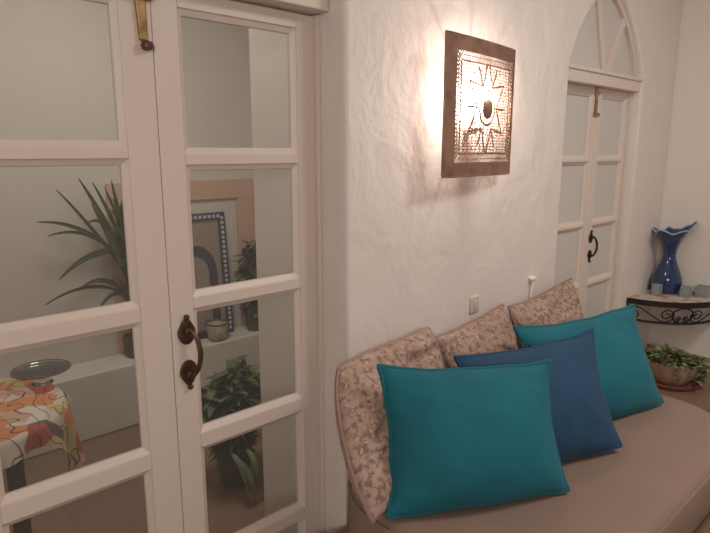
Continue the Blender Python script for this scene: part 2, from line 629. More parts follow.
# near doors
d1 = thing('door_1', (0.8, 0, FL), 'pair of cream glazed doors filling the left of the view, handle and bolt on them', 'door', kind='structure')
pz = [(-0.40, -0.03), (0.065, 0.457), (0.557, 0.978), (1.068, 1.500), (1.575, 1.964)]
pzr = [(-0.40, -0.03), (0.065, 0.469), (0.565, 0.990), (1.071, 1.478), (1.555, 1.964)]
lf = door_leaf(d1, 0.165, 0.810, 0, FL, 2.035, pz, 0.28, 0.694, M['glass'])
rf = door_leaf(d1, 0.812, 1.4395, 0, FL, 2.035, pzr, 0.914, 1.342, M['glass'])
fr = MB().box(D1[0], 0.165, -0.02, 0.06, FL, 2.04).box(1.440, D1[1], -0.02, 0.06, FL, 2.04)
fr.build('door_frame', M['paint'], d1, smooth=False, bevel=0.003)
hd = MB().box(D1[0] + 0.002, 1.452, -0.075, 0.05, 2.042, 2.125)
hd.box(D1[0] + 0.002, 1.452, -0.09, 0.05, 2.105, 2.135)
hd.build('door_header', M['paint'], d1, smooth=False, bevel=0.005)
fanlight(d1, D1[0], D1[1], 0.0, 2.13, 0.48, M['frost'], 0.8)
pull_handle(rf, 0.863, 0, 0.862, 1.12, M['bronze'])
# strap bolt hanging over the top of the left leaf
bo = MB()
bo.prism([(0.757, 2.03), (0.790, 2.03), (0.792, 1.870), (0.766, 1.870)], 'y', -0.012, 0.0)
bo.box(0.735, 0.812, -0.022, 0.0, 1.985, 2.012)
b_ = bo.build('door_bolt', M['brass'], lf, smooth=False, bevel=0.003)
MB().lathe([(0.006, -0.014), (0.016, -0.010), (0.019, 0.0), (0.016, 0.010), (0.006, 0.014)], (0.785, -0.016, 1.855), 14).build('bolt_knob', M['bronze'], b_)

# far doors
d2 = thing('door_2', (3.56, -0.09, 0), 'pair of narrow cream glazed doors under an arched fanlight, right of the sconce', 'door', kind='structure')
pz2 = [(0.0, 0.22), (0.29, 0.655), (0.715, 1.055), (1.115, 1.460), (1.520, 1.868)]
F2 = -0.09
l2 = door_leaf(d2, 3.10, 3.574, F2, FL + 0.3, 1.925, pz2, 3.215, 3.512, M['frost'])
r2 = door_leaf(d2, 3.576, 4.033, F2, FL + 0.3, 1.925, pz2, 3.662, 3.985, M['frost'])
fr = MB().box(D2[0] + 0.002, 3.098, F2 - 0.015, F2 + 0.05, 0.0, 1.925).box(4.035, D2[1] - 0.002, F2 - 0.015, F2 + 0.05, 0.0, 1.925)
fr.build('door_frame', M['paint'], d2, smooth=False, bevel=0.003)
hd = MB().box(D2[0] + 0.002, D2[1] - 0.002, -0.150, -0.04, 1.925, 2.000)
hd.box(D2[0] + 0.002, D2[1] - 0.002, -0.162, -0.04, 1.990, 2.012)
hd.build('door_header', M['paint'], d2, smooth=False, bevel=0.005)
fanlight(d2, D2[0], D2[1], -0.125, 2.008, 0.50, M['frost'], 3.60)
pull_handle(r2, 3.632, F2, 0.940, 0.88, M['iron'])
bo = MB()
bo.box(3.545, 3.568, F2 - 0.012, F2, 1.765, 1.924).box(3.535, 3.60, F2 - 0.014, F2, 1.755, 1.775).box(3.53, 3.585, F2 - 0.016, F2, 1.88, 1.895)
bo.build('door_bolt', M['brass'], l2, smooth=False, bevel=0.003)


# ---------------------------------------------------------------- sofa: low platform bed with cushions
def daybed():
    t = thing('daybed', (2.1, -0.7, 0), 'low built-in daybed with a smooth beige cover running along the white wall', 'sofa')
    x0, x1, y0, y1, z0, z1 = 1.24, 3.06, -1.225, -0.20, 0.10, 0.335

    def rr(r1, r2, r3, r4, ins, n=18):
        # corners: back-left, front-left, front-right, back-right
        pts = []
        for (cx, cy, r, a0) in ((x0 + r1, y1 - r1, r1, PI / 2), (x0 + r2, y0 + r2, r2, PI), (x1 - r3, y0 + r3, r3, 1.5 * PI), (x1 - r4, y1 - r4, r4, 0)):
            for i in range(n + 1):
                a = a0 + PI / 2 * i / n
                pts.append((cx + (r - ins) * math.cos(a), cy + (r - ins) * math.sin(a)))
        return pts
    prof = [(0.05, z0), (0.012, z0 + 0.012), (0.0, z0 + 0.05), (0.004, z1 - 0.06), (0.018, z1 - 0.02), (0.045, z1 - 0.004), (0.09, z1)]
    mb = MB()
    rings = [rr(0.33, 0.18, 0.36, 0.14, ins) for ins, z in prof]
    n = len(rings[0])
    vs = []
    for (ins, z), rg in zip(prof, rings):
        for x, y in rg:
            k = noise.noise(Vector((x * 3, y * 3, z * 5)))
            vs.append((x + 0.008 * k, y + 0.008 * k, z))
    fs = []
    for i in range(len(prof) - 1):
        for k in range(n):
            fs.append((i * n + k, i * n + (k + 1) % n, (i + 1) * n + (k + 1) % n, (i + 1) * n + k))
    # top: concentric shrinking rings towards the centre, softly uneven
    cx, cy = (x0 + x1) / 2, (y0 + y1) / 2
    last = rings[-1]
    base = (len(prof) - 1) * n
    for j in range(1, 9):
        f = 1 - j / 9
        for x, y in last:
            X, Y = cx + (x - cx) * f, cy + (y - cy) * f
            vs.append((X, Y, z1 + 0.004 * noise.noise(Vector((X * 2.2, Y * 4, 1)))))
        for k in range(n):
            a = base + (j - 1) * n
            fs.append((a + k, a + (k + 1) % n, a + n + (k + 1) % n, a + n + k))
    fs.append(tuple(base + 8 * n + k for k in range(n)))
    fs.append(tuple(range(n))[::-1])
    mb.add(vs, fs)
    mt = mb.build('mattress', M['cover'], t, autos=180)
    pr = rr(0.33, 0.18, 0.36, 0.14, 0.008)
    MB().tube([(x, y, z1 - 0.035) for x, y in pr], 0.006, 6, closed=True).build('piping', M['cover'], mt)
    MB().box(1.60, 2.70, -1.08, -0.22, 0.0, 0.10).build('base', M['wood'], t, smooth=False, bevel=0.006)
    return t


daybed()


def cushion(name, c4, T, label, cat, group, fm, pm, seed, pinch=0.05, sag=0.0, pipe=0.0085, N=44, wr=0.006, expo=0.42, rnd=0.0, pinchu=None, crease=0.0, wob=0.006):
    pinchu = pinch if pinchu is None else pinchu
    TL, TR, BR, BL = [Vector(c) for c in c4]
    ctr = (TL + TR + BR + BL) / 4
    base = (BL + BR) / 2
    t = thing(name, tuple(base), label, cat, group)
    ux = ((TR - TL) + (BR - BL)).normalized()
    vz = ((TL - BL) + (TR - BR)).normalized()
    nrm = vz.cross(ux).normalized()      # check orientation: towards the camera side
    if nrm.y > 0:
        nrm = -nrm
    W = ((TR - TL).length + (BR - BL).length) / 2
    H = ((TL - BL).length + (TR - BR).length) / 2

    def mid(u, v):       # u,v in -1..1
        k = 1 - rnd * (u * v) ** 4
        if v < 0:
            k = 1 - 0.15 * rnd * (u * v) ** 4
        a, b = (u * k + 1) / 2, (v * k + 1) / 2
        p = (BL * (1 - a) + BR * a) * (1 - b) + (TL * (1 - a) + TR * a) * b
        # edges draw inwards between the corners
        p = p - ux * (u * abs(u) * pinchu * W * (1 - v * v) ** 1.0 * 0.5)
        p = p - vz * (v * abs(v) * (pinch if v > 0 else -0.15 * pinch) * H * (1 - u * u) ** 1.0 * 0.5)
        wn = Vector((u * 1.7 + seed * 5.3, v * 1.7, seed))
        p = p + vz * wob * 1.6 * noise.noise(wn * 1.3) + ux * wob * noise.noise(wn * 1.3 + Vector((9, 2, 4)))
        p = p + nrm * sag * (1 - u * u) * (0.4 - v * 0.6)
        return p
    rg = random.Random(seed * 17)
    folds = [(rg.uniform(0.8, 2.3), rg.uniform(-0.8, 0.7), rg.uniform(0, 6), rg.uniform(0.05, 0.10)) for _ in range(5)]
    mb = MB()
    idx = {}
    vs = []
    for side in (1, -1):
        for i in range(N + 1):
            for j in range(N + 1):
                # denser samples at the rim
                u = math.sin((i / N - 0.5) * PI)
                v = math.sin((j / N - 0.5) * PI)
                rim = i in (0, N) or j in (0, N)
                if rim and side == -1:
                    idx[(side, i, j)] = idx[(1, i, j)]
                    continue
                th = T / 2 * (max(0, (1 - u * u)) * max(0, (1 - v * v))) ** expo
                th *= 1 - 0.22 * v
                p = mid(u, v)
                q = p * 7 + Vector((seed * 3.1, 0, 0))
                k = noise.noise(q) + 0.6 * noise.noise(q * 2.3)
                edge = min(1.0, 3 * min(1 - abs(u), 1 - abs(v)))
                cr = math.sin(14 * (u * 0.7 + v) + 5 * noise.noise(q * 0.6)) * (abs(u * v)) * 0.6
                fo = 0.0
                if crease:
                    for (ca, cb, cc, cw) in folds:
                        dd = u * math.cos(ca) + v * math.sin(ca) - cb + 0.10 * math.sin(3 * u + cc)
                        fo -= math.exp(-(dd / cw) ** 2) * (0.5 + 0.5 * math.sin(2.3 * (u * math.sin(ca) - v * math.cos(ca)) + cc))
                p = p + nrm * side * (th + (wr * (k + cr) + crease * fo) * edge)
                idx[(side, i, j)] = len(vs)
                vs.append(p)
    fs = []
    for side in (1, -1):
        for i in range(N):
            for j in range(N):
                q = (idx[(side, i, j)], idx[(side, i + 1, j)], idx[(side, i + 1, j + 1)], idx[(side, i, j + 1)])
                fs.append(q if side == 1 else q[::-1])
    mb.add(vs, fs)
    body = mb.build('cushion_cover', fm, t, autos=180)
    ring = []
    K = 20
    for s, (ua, va, ub, vb) in enumerate(((-1, -1, 1, -1), (1, -1, 1, 1), (1, 1, -1, 1), (-1, 1, -1, -1))):
        for k in range(K):
            f = math.sin((k / K - 0.5) * PI) * 0.5 + 0.5
            ring.append(mid(ua + (ub - ua) * f, va + (vb - va) * f))
    MB().tube(ring, pipe, 6, closed=True).build('piping', pm, body)
    return t


G1 = 'mottled back cushions along the wall'
G2 = 'scatter cushions on the daybed'
cushion('back_cushion', [(1.325, -0.235, 0.765), (1.895, -0.225, 0.800), (1.77, -0.40, 0.355), (1.185, -0.585, 0.352)], 0.18,
        'mottled beige and brown back cushion nearest the near doors, behind the front teal cushion', 'cushion', G1, M['floral'], M['floral_pipe'], 1, 0.03, 0.02, wr=0.020, expo=0.36, rnd=0.07, pinchu=-0.13, crease=0.030)
cushion('back_cushion', [(1.90, -0.235, 0.745), (2.44, -0.235, 0.80), (2.36, -0.44, 0.36), (1.86, -0.44, 0.36)], 0.22,
        'middle mottled beige back cushion, behind the petrol blue cushion', 'cushion', G1, M['floral'], M['floral_pipe'], 2, 0.08, 0.01, wr=0.020, expo=0.36, rnd=0.03, crease=0.026)
cushion('back_cushion', [(2.48, -0.235, 0.775), (3.13, -0.235, 0.83), (3.00, -0.43, 0.36), (2.46, -0.43, 0.36)], 0.20,
        'mottled beige back cushion nearest the far arched doors', 'cushion', G1, M['floral'], M['floral_pipe'], 3, 0.08, 0.01, wr=0.020, expo=0.36, rnd=0.03, crease=0.026)
cushion('scatter_cushion', [(1.375, -0.42, 0.795), (1.93, -0.775, 0.772), (1.838, -0.925, 0.352), (1.245, -0.600, 0.352)], 0.23,
        'large teal velvet cushion nearest the camera, in front of the petrol blue one', 'cushion', G2, M['teal'], M['teal_d'], 4, 0.10, 0.0, wr=0.007, expo=0.52)
cushion('scatter_cushion', [(1.715, -0.50, 0.768), (2.43, -0.70, 0.77), (2.270, -0.925, 0.368), (1.66, -0.66, 0.345)], 0.21,
        'petrol blue velvet cushion between the two teal ones', 'cushion', G2, M['blue'], M['blue_d'], 5, 0.11, 0.0, wr=0.007, expo=0.52)
cushion('scatter_cushion', [(2.19, -0.455, 0.775), (2.95, -0.66, 0.785), (2.87, -0.872, 0.352), (2.20, -0.66, 0.352)], 0.21,
        'teal velvet cushion at the far end of the daybed, nearest the corner shelf', 'cushion', G2, M['teal'], M['teal_d'], 6, 0.11, 0.0, wr=0.007, expo=0.52)


# ---------------------------------------------------------------- sconce
def sconce():
    XL, XR, ZB, ZT = 1.862, 2.448, 1.438, 2.000
    t = thing('wall_sconce', ((XL + XR) / 2, YW, (ZB + ZT) / 2), 'lit pierced copper wall lamp with a star pattern on the white wall', 'lamp')
    Wd, Ht = XR - XL, ZT - ZB
    cell = 0.00325
    nx, nz = int(Wd / cell), int(Ht / cell)
    cx, cz = Wd / 2 + 0.033, Ht / 2 + 0.008
    fl, ft = 0.077, 0.056
    band = 0.034

    def seg(px, pz_, a, b):
        ax, az = a
        bx, bz = b
        vx, vz = bx - ax, bz - az
        L = vx * vx + vz * vz
        s = max(0, min(1, ((px - ax) * vx + (pz_ - az) * vz) / L))
        return math.hypot(px - ax - s * vx, pz_ - az - s * vz)
    lines = []
    R1, R2 = 0.185, 0.088
    star = [((R1 if k % 2 == 0 else R2) * math.sin(PI * k / 6) * 0.92, (R1 if k % 2 == 0 else R2) * math.cos(PI * k / 6) * 1.12) for k in range(12)]
    for k in range(12):
        lines.append((star[k], star[(k + 1) % 12], 0.0042))
    for k in range(6):
        a = star[(2 * k + 1) % 12]
        lines.append((a, (a[0] * 1.9, a[1] * 1.9), 0.0042))

    def hole(x, z):
        m = min(x, Wd - x + 0.060)
        n_ = min(z, Ht - z)
        if m < fl or n_ < ft:
            return False
        e = min(m - fl, n_ - ft)
        if e < band:                      # slanted lattice border
            if e < 0.003:
                return False
            q = (x + z) if (m - fl) < (n_ - ft) else (x - z)
            a = (q % 0.0165) / 0.0165
            return a > 0.30 and not (abs(e - band / 2) < 0.002)
        if e < band + 0.007:
            return False
        u, v = x - cx, z - cz
        r = math.hypot(u, v * 0.92)
        if r < 0.036:
            return False
        if abs(r - 0.066) < 0.004:
            return False
        for a, b, w_ in lines:
            if seg(u, v, a, b) < w_:
                return False
        p = 0.0145
        row = int(z / (p * 0.866))
        xx = (x + (row % 2) * p / 2) % p - p / 2
        zz = z % (p * 0.866) - p * 0.433
        return xx * xx + zz * zz < 0.0068 ** 2

    def pt(x, z):
        s = 2 * x / Wd - 1
        return (XL + x, YW - 0.095 + 0.033 * s - 0.012 * (1 - s * s), ZB + z)
    mb = MB()
    vid = {}
    vs = []
    fs = []
    for i in range(nx):
        for j in range(nz):
            if hole((i + 0.5) * Wd / nx, (j + 0.5) * Ht / nz):
                continue
            q = []
            for a, b in ((i, j), (i + 1, j), (i + 1, j + 1), (i, j + 1)):
                if (a, b) not in vid:
                    vid[(a, b)] = len(vs)
                    vs.append(pt(a * Wd / nx, b * Ht / nz))
                q.append(vid[(a, b)])
            fs.append(tuple(q))
    mb.add(vs, fs)
    sh = mb.build('pierced_shade', M['copper'], t, autos=180, solid=0.003, recalc=False)
    # rolled rim
    rim = [pt(Wd * k / 20, 0) for k in range(21)] + [pt(Wd, Ht * k / 10) for k in range(1, 11)] + [pt(Wd * (1 - k / 20), Ht) for k in range(1, 21)] + [pt(0, Ht * (1 - k / 10)) for k in range(1, 10)]
    MB().tube(rim, 0.0035, 6, closed=True).build('rim', M['copper'], sh)
    bz = []
    c = pt(cx, cz)
    for k in range(6):
        bz.append((0.037 * math.cos(k / 5 * PI / 2), -0.010 * math.sin(k / 5 * PI / 2)))
    bs = MB()
    vs = []
    for r, d in bz:
        for a in range(20):
            vs.append((c[0] + r * math.cos(a * PI / 10), c[1] - 0.003 + d, c[2] + r * 1.25 * math.sin(a * PI / 10)))
    fs = [(i * 20 + k, i * 20 + (k + 1) % 20, (i + 1) * 20 + (k + 1) % 20, (i + 1) * 20 + k) for i in range(5) for k in range(20)]
    bs.add(vs, fs + [tuple(range(20))])
    bs.build('boss', M['copper'], sh)
    for x in (0.17, cx, Wd - 0.10):
        for z in (0.02, Ht - 0.02):
            a = pt(x, z)
            MB().tube([a, (a[0], YW + 0.004, a[2])], 0.0035, 6).build('strut', M['copper'], t)
    bx, bzz = 2.185, 1.755
    MB().lathe([(0.028, -0.03), (0.03, -0.01), (0.02, 0.0), (0.018, 0.03)], (bx, YW - 0.048, bzz - 0.10), 16).build('lamp_holder', M['white_plastic'], t)
    MB().tube([(bx, YW + 0.004, bzz - 0.12), (bx, YW - 0.048, bzz - 0.12)], 0.018, 10).build('bracket', M['white_plastic'], t)
    MB().lathe([(0.012, -0.072), (0.016, -0.055), (0.028, -0.030), (0.033, 0.0), (0.028, 0.02), (0.015, 0.031), (0.002, 0.034)], (bx, YW - 0.048, bzz), 20).build('bulb', M['bulb'], t)
    return t


sconce()
L = lamp('sconce_light', 'POINT', (2.185, YW - 0.095, 1.78), 6.5, (1, 0.93, 0.86), 0.02)

# small fittings low on the wall
t = thing('wall_switch', (2.29, YW, 0.80), 'small pinkish switch plate low on the wall above the middle back cushion', 'switch')
MB().box(2.258, 2.325, YW - 0.012, YW + 0.003, 0.765, 0.85).build('plate', M['pink_plastic'], t, bevel=0.006)
MB().box(2.278, 2.305, YW - 0.018, YW - 0.011, 0.785, 0.83).build('rocker', M['pink_plastic'], t, bevel=0.004)
t = thing('wall_plug', (2.80, YW, 0.84), 'small white plug on the wall just above the right-hand mottled cushion', 'plug')
MB().box(2.785, 2.825, YW - 0.032, YW + 0.003, 0.852, 0.876).build('plug_body', M['white_plastic'], t, bevel=0.008)
MB().tube([(2.805, YW - 0.02, 0.85), (2.803, YW - 0.018, 0.82), (2.80, YW - 0.012, 0.76)], 0.006, 8).build('cable', M['white_plastic'], t)


# ---------------------------------------------------------------- corner shelf, vase, votives, pot
def corner_shelf():
    t = thing('corner_shelf', (XF - 0.2, YW - 0.2, 0.38), 'quarter-round black iron corner shelf with a stone mosaic top', 'shelf')
    R = 0.485

    def arc(r, z, a0=0.0, a1=1.0, n=24):
        return [(XF - r * math.cos((a0 + (a1 - a0) * i / n) * PI / 2), YW - r * math.sin((a0 + (a1 - a0) * i / n) * PI / 2), z) for i in range(n + 1)]
    g = 0.004
    top = [(p[0] - g, p[1] - g) for p in arc(R - 0.02, 0)] + [(XF - g, YW - g)]
    MB().prism(top, 'z', 0.500, 0.530).build('mosaic_top', M['mosaic'], t, smooth=False)
    fr = MB()
    o, i_ = arc(R, 0), arc(R - 0.018, 0)
    for k in range(24):
        vs = [(p[0] - g, p[1] - g, z) for z in (0.492, 0.528) for p in (o[k], o[k + 1], i_[k + 1], i_[k])]
        fr.add(vs, [(0, 1, 2, 3), (7, 6, 5, 4), (0, 4, 5, 1), (1, 5, 6, 2), (2, 6, 7, 3), (3, 7, 4, 0)])
    fr.build('rim_band', M['iron'], t, smooth=False)
    ra, zb = 0.425, 0.365

    def cone(a, h):      # a 0..1 angle fraction, h 0 bottom..1 top
        r = ra + (R - 0.012 - ra) * h
        return (XF - g - r * math.cos(a * PI / 2), YW - g - r * math.sin(a * PI / 2), zb + (0.492 - zb) * h)
    MB().tube([cone(k / 24, 0) for k in range(25)], 0.009, 8).build('lower_rail', M['iron'], t)
    for a in (0.0, 1.0):
        st = MB()
        st.tube([cone(a, 0), cone(a, 1)], 0.007, 6)
        e = cone(a, 0)
        st.tube([e, (XF - g, YW - g, zb) if False else ((XF - 0.012, e[1], zb) if a > 0.5 else (e[0], YW - 0.012, zb))], 0.007, 6)
        st.build('wall_bracket', M['iron'], t)

    def scroll(ac, hc, rad, a0, turns, sx=1):
        n = int(26 * abs(turns))
        out = []
        for k in range(n + 1):
            f = k / n
            rr_ = rad * (1 - 0.80 * f)
            th = a0 + turns * 2 * PI * f
            out.append(cone(ac + sx * rr_ * math.cos(th) / (R * PI / 2), hc + rr_ * math.sin(th) / 0.135))
        return out
    for c0 in (0.0, 1.0):
        m = (lambda a: a) if c0 == 0 else (lambda a: 1 - a)
        sx = 1 if c0 == 0 else -1
        MB().tube([cone(m(0.05), 0.93), cone(m(0.12), 0.80), cone(m(0.22), 0.42), cone(m(0.31), 0.10), cone(m(0.36), 0.06)] , 0.0048, 6).build('scroll', M['iron'], t)
        MB().tube(scroll(m(0.06), 0.40, 0.035, -PI / 2, 1.4, sx), 0.0048, 6).build('scroll', M['iron'], t)
        MB().tube(scroll(m(0.355), 0.5, 0.055, -PI / 2, 1.6, sx), 0.0048, 6).build('scroll', M['iron'], t)
        MB().tube(scroll(m(0.455), 0.28, 0.026, PI / 2, 1.5, -sx), 0.0045, 6).build('scroll', M['iron'], t)
    MB().tube([cone(0.5 + 0.10 * math.cos(k / 24 * 2 * PI), 0.5 + 0.46 * math.sin(k / 24 * 2 * PI)) for k in range(24)], 0.0055, 6, closed=True).build('ring', M['iron'], t)
    return t


corner_shelf()


def vase():
    c = (4.488, -0.285, 0.530)
    t = thing('glass_vase', c, 'tall cobalt blue blown-glass vase with a flared wavy lip on the corner shelf', 'vase')
    prof = [(0.06, 0.0), (0.085, 0.004), (0.097, 0.03), (0.103, 0.07), (0.096, 0.12), (0.072, 0.18), (0.050, 0.235), (0.042, 0.275), (0.046, 0.315), (0.060, 0.36), (0.080, 0.40), (0.104, 0.435), (0.118, 0.452)]

    def fn(r, z, a):
        k = max(0, (z - 0.30) / 0.15) ** 1.6
        wv = math.cos(5 * (a - 0.4))
        # one long point of the lip leans out to the right of the view
        d = max(0, math.cos(a - (-0.86))) ** 4
        d2 = max(0, math.cos(a - (-0.86 + PI))) ** 5
        return ((0.016 * wv * k + 0.030 * d * k + 0.02 * d2 * k) * math.cos(a), (0.016 * wv * k + 0.030 * d * k) * math.sin(a), 0.014 * wv * k + 0.05 * d * k + 0.0 * d2)
    mb = MB().lathe(prof, c, 60, fn)
    # hollow inside
    prof2 = [(r - 0.008, z) for r, z in prof[1:]][::-1]
    mb2 = MB()
    mb.f.pop()
    mb.fm.pop()
    o = len(mb.v)
    vs = []
    for r, z in prof2:
        for k in range(60):
            a = 2 * PI * k / 60
            d = fn(r, z, a)
            vs.append((c[0] + r * math.cos(a) + d[0], c[1] + r * math.sin(a) + d[1], c[2] + z + d[2] + 0.004 * (z < 0.02)))
    fs = [(i * 60 + k, i * 60 + (k + 1) % 60, (i + 1) * 60 + (k + 1) % 60, (i + 1) * 60 + k) for i in range(len(prof2) - 1) for k in range(60)]
    fs.append(tuple((len(prof2) - 1) * 60 + k for k in range(60)))
    mb.add(vs, fs)
    tl = (len(prof) - 1) * 60
    mb.f += [(tl + k, tl + (k + 1) % 60, o + (k + 1) % 60, o + k) for k in range(60)]
    mb.fm += [0] * 60
    body = mb.build('vase_body', M['vase'], t, autos=180)
    ring = []
    for k in range(60):
        a = 2 * PI * k / 60
        d = fn(0.114, 0.452, a)
        ring.append((c[0] + 0.114 * math.cos(a) + d[0], c[1] + 0.114 * math.sin(a) + d[1], c[2] + 0.453 + d[2]))
    MB().tube(ring, 0.006, 8, closed=True).build('lip', M['vase_rim'], body)
    return t


vase()


def votive(c, wd, h, label, src=None):
    t = thing('votive_holder', c, label, 'candle holder', 'glass candle holders on the corner shelf')
    mb = MB()
    a = wd / 2
    mb.box(c[0] - a, c[0] + a, c[1] - a, c[1] + a, c[2], c[2] + 0.012)
    for (x0, x1, y0, y1) in ((-a, a, -a, -a + 0.007), (-a, a, a - 0.007, a), (-a, -a + 0.007, -a + 0.007, a - 0.007), (a - 0.007, a, -a + 0.007, a - 0.007)):
        mb.box(c[0] + x0, c[0] + x1, c[1] + y0, c[1] + y1, c[2] + 0.012, c[2] + h)
    mb.build('glass_cup', M['votive'], t, bevel=0.003)
    MB().lathe([(a * 0.7, 0.0), (a * 0.7, 0.022), (a * 0.66, 0.024)], (c[0], c[1], c[2] + 0.0125), 16).build('tealight', M['wax'], t)
    return t


votive((4.350, -0.272, 0.53), 0.058, 0.078, 'small square glass candle holder left of the vase foot')
votive((4.440, -0.435, 0.53), 0.060, 0.075, 'small square glass candle holder just right of the vase foot')
votive((4.545, -0.510, 0.53), 0.085, 0.075, 'wider grey candle holder at the right edge of the photo')


def pot_plant():
    c = (4.10, -0.50, 0.0)
    t = thing('potted_plant', c, 'round-bellied terracotta pot of small trailing leaves on the floor under the corner shelf', 'potted plant')
    MB().lathe([(0.10, 0.0), (0.165, 0.004), (0.185, 0.03), (0.175, 0.032), (0.155, 0.014), (0.10, 0.012)], c, 32).build('saucer', M['saucer'], t)
    MB().lathe([(0.095, 0.013), (0.13, 0.05), (0.158, 0.11), (0.165, 0.145), (0.170, 0.165), (0.157, 0.165), (0.150, 0.14), (0.10, 0.13)], c, 32).build('pot', M['terra'], t)
    MB().lathe([(0.148, 0.130), (0.148, 0.142), (0.05, 0.150)], c, 24).build('soil', M['soil'], t)
    mb = MB()
    rnd = random.Random(3)
    for i in range(300):
        a = rnd.uniform(0, 2 * PI)
        r = 0.165 * math.sqrt(rnd.random())
        z = 0.150 + 0.045 * (1 - (r / 0.2) ** 2) * rnd.random() + 0.012
        if rnd.random() < 0.35:
            # trailing over the rim, mostly to the right of the view
            a = rnd.gauss(-0.95, 0.75) if rnd.random() < 0.7 else rnd.uniform(0, 2 * PI)
            r = rnd.uniform(0.165, 0.205)
            z = 0.175 - rnd.random() * 0.14
        p = (c[0] + r * math.cos(a), c[1] + r * math.sin(a), c[2] + z)
        mb.mi = 0 if rnd.random() < 0.62 else 1
        L_ = rnd.uniform(0.03, 0.055)
        mb.leaf(p, (math.cos(a + rnd.gauss(0, 0.6)), math.sin(a + rnd.gauss(0, 0.6)), rnd.uniform(-0.1, 0.8)), L_, L_ * 0.8, 0.5, 3)
    mb.build('foliage', [M['leaf'], M['leaf_l']], t, recalc=False)
    sm = MB()
    for i in range(14):
        a = rnd.uniform(0, 2 * PI)
        e = rnd.uniform(0.12, 0.2)
        sm.tube([(c[0] + 0.03 * math.cos(a), c[1] + 0.03 * math.sin(a), 0.14), (c[0] + e * 0.6 * math.cos(a), c[1] + e * 0.6 * math.sin(a), 0.20), (c[0] + e * math.cos(a), c[1] + e * math.sin(a), 0.175)], 0.0025, 5)
    sm.build('stems', M['stem'], t)


pot_plant()

# ---------------------------------------------------------------- hall seen through the near doors
LZ = -0.03


def pot_simple(t, c, r, h, m):
    MB().lathe([(r * 0.72, 0), (r * 0.95, h * 0.85), (r, h * 0.86), (r, h), (r * 0.88, h), (r * 0.85, h * 0.9)], c, 24).build('pot', m, t)
    MB().lathe([(r * 0.84, h * 0.84), (r * 0.84, h * 0.91), (r * 0.1, h * 0.93)], c, 20).build('soil', M['soil'], t)


# spiky plant on the ledge
c = (1.66, 2.55, LZ)
t = thing('spiky_plant', c, 'dark plant with long strap leaves on the ledge, seen through the left door leaf', 'potted plant')
pot_simple(t, c, 0.09, 0.17, M['pot_dark'])
mb = MB()
rnd = random.Random(5)
tips = []
for (b0, tp, wd) in (((1.60, 0.75), (1.04, 1.08), 0.045), ((1.62, 0.65), (1.18, 1.29), 0.035), ((1.62, 0.75), (1.33, 1.36), 0.055), ((1.60, 0.80), (1.14, 0.67), 0.075),
                     ((1.58, 0.50), (1.04, 0.51), 0.035), ((1.56, 0.80), (1.10, 0.98), 0.035), ((1.60, 0.50), (1.26, 0.58), 0.055), ((1.66, 0.75), (1.42, 1.33), 0.045),
                     ((1.66, 0.8), (1.50, 1.29), 0.04), ((1.62, 0.62), (1.40, 1.18), 0.055), ((1.68, 0.7), (1.80, 1.30), 0.05), ((1.68, 0.6), (1.93, 1.05), 0.05),
                     ((1.60, 0.85), (1.36, 1.05), 0.04), ((1.62, 0.45), (1.38, 0.40), 0.05), ((1.66, 0.5), (1.88, 0.55), 0.05), ((1.62, 0.9), (1.55, 1.34), 0.05)):
    tips.append((b0, tp, wd))
for (bb, tp, wd) in tips:
    b0 = Vector((bb[0], c[1] - 0.01, bb[1]))
    tp = Vector((tp[0], 2.48, tp[1]))
    ctl = Vector((b0.x + (tp.x - b0.x) * 0.45, (b0.y + tp.y) / 2 - 0.02, (b0.z + tp.z) / 2 + (0.16 if tp.z < 1.1 else 0.02)))
    vs = []
    n = 12
    for i in range(n + 1):
        f = i / n
        p = b0 * (1 - f) ** 2 + ctl * 2 * f * (1 - f) + tp * f * f
        d = ((ctl - b0) * (1 - f) + (tp - ctl) * f).normalized()
        sd = d.cross(Vector((0, 1, 0)))
        sd = sd.normalized() if sd.length > 1e-3 else Vector((1, 0, 0))
        wq = wd * 0.65 * min(1, 0.35 + 2.2 * f) * (1 - f ** 3) * 0.5 + 0.002
        vs += [p - sd * wq, p + Vector((0, 0.010, 0)), p + sd * wq]
    mb.add(vs, [q for i in range(n) for q in ((i * 3, i * 3 + 1, i * 3 + 4, i * 3 + 3), (i * 3 + 1, i * 3 + 2, i * 3 + 5, i * 3 + 4))])
for i in range(110):       # short leaves thickening the middle
    z = rnd.uniform(0.2, 1.0)
    a = rnd.uniform(0, 2 * PI)
    mb.leaf((c[0] + 0.02 + rnd.uniform(-0.04, 0.07), c[1] + rnd.uniform(-0.04, 0.03), z), (math.cos(a) * 0.5, -abs(math.sin(a)) * 0.4, 1.2), rnd.uniform(0.18, 0.34), 0.045, 0.6, 5)
mb.build('leaves', M['leaf_d'], t, recalc=False, solid=0.003)
MB().tube([(c[0], c[1], LZ + 0.15), (c[0] - 0.015, c[1], 0.4), (c[0] - 0.01, c[1], 0.95)], 0.028, 8).build('stem', M['stem'], t)

